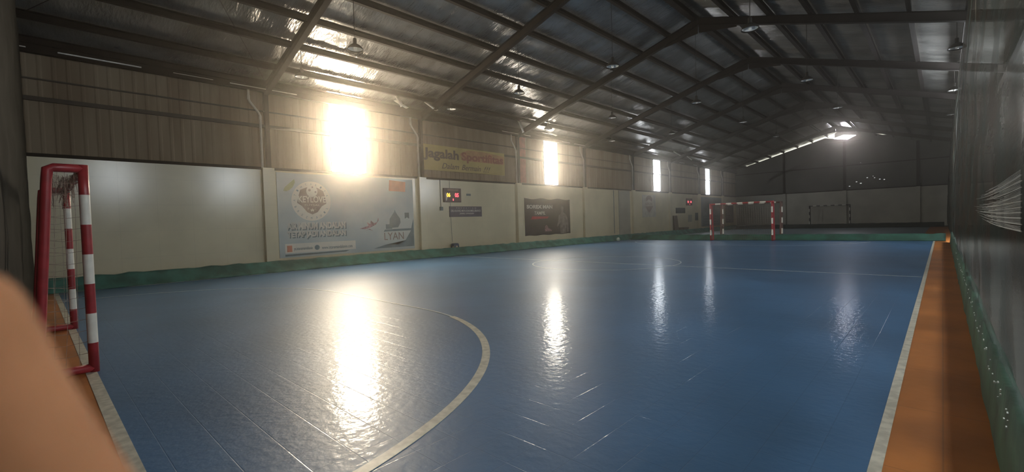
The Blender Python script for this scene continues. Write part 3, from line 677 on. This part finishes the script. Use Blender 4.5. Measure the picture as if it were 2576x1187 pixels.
sg2 = panel('wall_sign', 'dark green notice board below and left of the far scoreboard', 'sign', 35.5, 37.3, 1.64, 2.08, M_['posterdark'], th=.02)
# shield banner
shb = panel('wall_banner', 'pale sheet with a brown ball-and-shield emblem, left of the third window', 'banner', 29.9, 32.0, 1.40, 3.0, mat('cream_sheet', (.50, .46, .38), rough=.5), th=.01)
P('shield_print', [(30.35, 2.18), (31.55, 2.2), (31.35, 2.0), (31.15, 1.85), (30.95, 1.70), (30.75, 1.85), (30.55, 2.0)], M_['logobrown'], shb, x=X0+.01)
P('ball_print', [(30.5, 2.5), (30.45, 2.75), (30.7, 2.93), (30.95, 2.97), (31.2, 2.93), (31.45, 2.75), (31.4, 2.5), (31.2, 2.62), (30.95, 2.7), (30.7, 2.62)], M_['logobrown'], shb, x=X0+.01)
text('emblem_lettering', 'KEYLOVE', 30.4, 31.5, 2.26, 2.46, X0+.012, M_['logobrown'], shb)
pb = panel('wall_banner', 'faded blue banner covering the wall left of the far striped goal', 'banner', 40.6, 45.9, .42, 3.05, M_['blueban'], th=.015)
P('shield_print', [(41.3, 2.1), (42.1, 2.1), (41.9, 1.9), (41.75, 1.65), (41.55, 1.9)], M_['slate2'], pb, x=X0+.015)
for i in range(4): P('text_stroke', rect(41.2, 44.8-.4*(i % 2), 1.3-.25*i, 1.38-.25*i), M_['slate2'], pb, x=X0+.015)
po = panel('poster', 'small black and white poster between the far scoreboard and the faded blue banner', 'poster', 39.4, 40.3, 1.0, 1.66, M_['posterdark'], th=.015)
dp = panel('wall_patch', 'faded brownish patch on the tiles under the far scoreboard', 'patch', 37.9, 38.7, .9, 1.5, mat('faded_patch', (.30, .28, .20), rough=.5), th=.008)
fd = panel('shutter', 'dark reddish grille panel in the far left corner behind the striped goal', 'shutter', 46.9, 49.2, .6, 2.6, mat('dark_red_grille', (.05, .028, .024), rough=.6), th=.04)
# conduits and cables
def cable(label, pts, r, cat='cable'):
    b = B(); tube(b, pts, r, 6); return tag(link('wall_cable', b, M_['slate2']), label, cat, 'cables on the tiled wall')
cable('thin conduit running down left of the lit scoreboard to a small box', [(X0+.012, 12.02, 3.22), (X0+.012, 12.02, 1.98)], .012)
cable('thin cable from the lit scoreboard down to the blue stool', [(X0+.01, 12.53, 2.27), (X0+.03, 12.53, 1.5), (X0+.03, 12.56, .56)], .007)
cable('thin cable coming down from the cladding into the lit scoreboard', [(X0+.01, 12.53, 3.22), (X0+.01, 12.53, 2.88)], .007)
cable('dark cable line on the blank tiles left of the shield emblem', [(X0+.01, 26.05, 3.2), (X0+.01, 26.06, .4)], .02)
tag(link('junction_box', boxes((X0, 11.96, 1.92, X0+.06, 12.10, 2.08)), M_['slate2']), 'small grey junction box at the foot of the conduit left of the scoreboard', 'box')
# ------------------------------------------------------------------ stool, ball, plank, box
t = empty('plastic_stool', 'dark blue plastic stool standing against the wall under the violet notice', 'stool', (-15.28, 12.55, 0), 0)
b = B(); lathe(b, [(0, .50), (.12, .50), (.155, .485), (.165, .45), (.15, .45), (.14, .475), (0, .48)], 20); link('seat', b, M_['bluestool'], t, smooth=True)
for a in (45, 135, 225, 315):
    b = B(); c, s = math.cos(math.radians(a)), math.sin(math.radians(a))
    tube(b, [(.14*c, .14*s, .46), (.16*c, .16*s, .25), (.19*c, .19*s, 0)], [.03, .024, .02], 8); link('leg', b, M_['bluestool'], t)
b = B(); lathe(b, [(.165, .46), (.172, .40), (.166, .40), (.158, .46)], 20); link('skirt', b, M_['bluestool'], t)
b = B(); sphere(b, (0, 0, 0), .11, 24); o = link('futsal_ball', b, M_['ball'], smooth=True, loc=(-14.2, 24.3, .113)); tag(o, 'small pale ball lying by the green hem, left of the far court corner', 'ball')
b = B(); 
o = link('wood_plank', boxes((-.012, -.35, 0, .03, .35, 1.45)), M_['wood'], loc=(-15.24, 35.1, .01)); o.rotation_euler = (0, math.radians(-6), 0); tag(o, 'tall brown board leaning against the wall, left of the dark green notice', 'board')
o = link('cardboard_box', boxes((-.25, -.45, 0, .25, .45, .42), (-.27, -.47, .42, .27, .47, .50)), M_['card'], loc=(-15.12, 36.0, .002)); tag(o, 'low brown box on the floor beside the leaning board', 'box')
# ------------------------------------------------------------------ the photographer's hand close to the lens (bottom left)
def skin_chain(chains, name, parent, m, sub=2):
    """chains: list of lists of (point, radius); all start at an existing point key 0"""
    me = bpy.data.meshes.new(name); V = []; Ed = []; Rr = []; key = {}
    for ch in chains:
        prev = None
        for p, r in ch:
            k = tuple(round(c, 5) for c in p)
            if k not in key: key[k] = len(V); V.append(p); Rr.append(r)
            if prev is not None: Ed.append((prev, key[k]))
            prev = key[k]
    me.from_pydata(V, Ed, []); o = bpy.data.objects.new(name, me); COL.objects.link(o); me.materials.append(m)
    sk = o.modifiers.new('skin', 'SKIN'); sk.use_smooth_shade = True
    for i, v in enumerate(me.skin_vertices[0].data): v.radius = (Rr[i], Rr[i]); v.use_root = (i == 0)
    ss = o.modifiers.new('sub', 'SUBSURF'); ss.levels = sub; ss.render_levels = sub
    o.parent = parent; return o
# world coordinates of the hand, palm to the left and below the lens, index finger raised beside it
hand = empty('hand', 'bare skin of a finger blurred close to the lens in the bottom left corner', 'person', (-.1204, .0324, 1.1964))
H = Vector(hand.location)
def wv(*c): return tuple(Vector(c)-H)
K0 = Vector((-.1002, .0124, 1.2525)); RT = Vector((.73, .69, -.03)); FW = Vector((-.69, .73, -.03))
skin_chain([[(wv(-.1405, .0643, 1.0969), .026), (wv(-.128, .048, 1.145), .025), (wv(-.112, .036, 1.190), .030), (wv(-.098, .030, 1.225), .026)],
            [(wv(-.098, .030, 1.225), .026), (wv(-.1002, .0124, 1.2525), .014)]], 'palm', hand, M_['skin'])
skin_chain([[(wv(-.099, .018, 1.240), .0120), (wv(-.1010, .0110, 1.2545), .0108), (wv(-.0965, .0006, 1.2820), .0102), (wv(-.0990, -.0052, 1.2990), .0092), (wv(-.1005, -.0078, 1.3110), .0086), (wv(-.1015, -.0092, 1.3190), .0066)]], 'index_finger', hand, M_['skin'])
for i, nm in enumerate(('middle_finger', 'ring_finger', 'little_finger')):
    k = K0+RT*(.019*(i+1))+Vector((0, 0, -.006*i-.004)); l = (1.0, .92, .76)[i]; r = (.0100, .0094, .0080)[i]
    ch = [k-FW*.004+Vector((0, 0, -.016)), k, k+FW*.020*l+Vector((0, 0, .010*l)), k+FW*.040*l+Vector((0, 0, .002)), k+FW*.050*l+Vector((0, 0, -.014*l)), k+FW*.044*l+Vector((0, 0, -.026*l))]
    skin_chain([[(tuple(p-H), r*(1.08, 1.1, 1, .95, .9, .8)[j]) for j, p in enumerate(ch)]], nm, hand, M_['skin'])
th = [Vector((-.118, .030, 1.185)), Vector((-.130, .008, 1.205)), Vector((-.132, -.010, 1.225)), Vector((-.126, -.020, 1.242)), Vector((-.120, -.024, 1.252))]
skin_chain([[(tuple(p-H), (.017, .0135, .0125, .011, .009)[j]) for j, p in enumerate(th)]], 'thumb', hand, M_['skin'])
# ------------------------------------------------------------------ haze volume added for the window glow and lifted blacks
if HAZE > 0:
    bm = boxes((XL+.01, YS+.01, .01, XR-.01, YN-.02, 8.9))
    m = bpy.data.materials.new('glow_haze'); m.use_nodes = True; N = m.node_tree.nodes; N.clear()
    v = N.new('ShaderNodeVolumeScatter'); o_ = N.new('ShaderNodeOutputMaterial'); v.inputs['Density'].default_value = HAZE; v.inputs['Anisotropy'].default_value = .92; v.inputs['Color'].default_value = (1, .92, .8, 1)
    m.node_tree.links.new(v.outputs[0], o_.inputs['Volume'])
    tag(link('glow_haze', bm, m), 'thin haze added to the hall air for the glow around the windows', 'haze', kind='stuff')
bpy.context.view_layer.update()
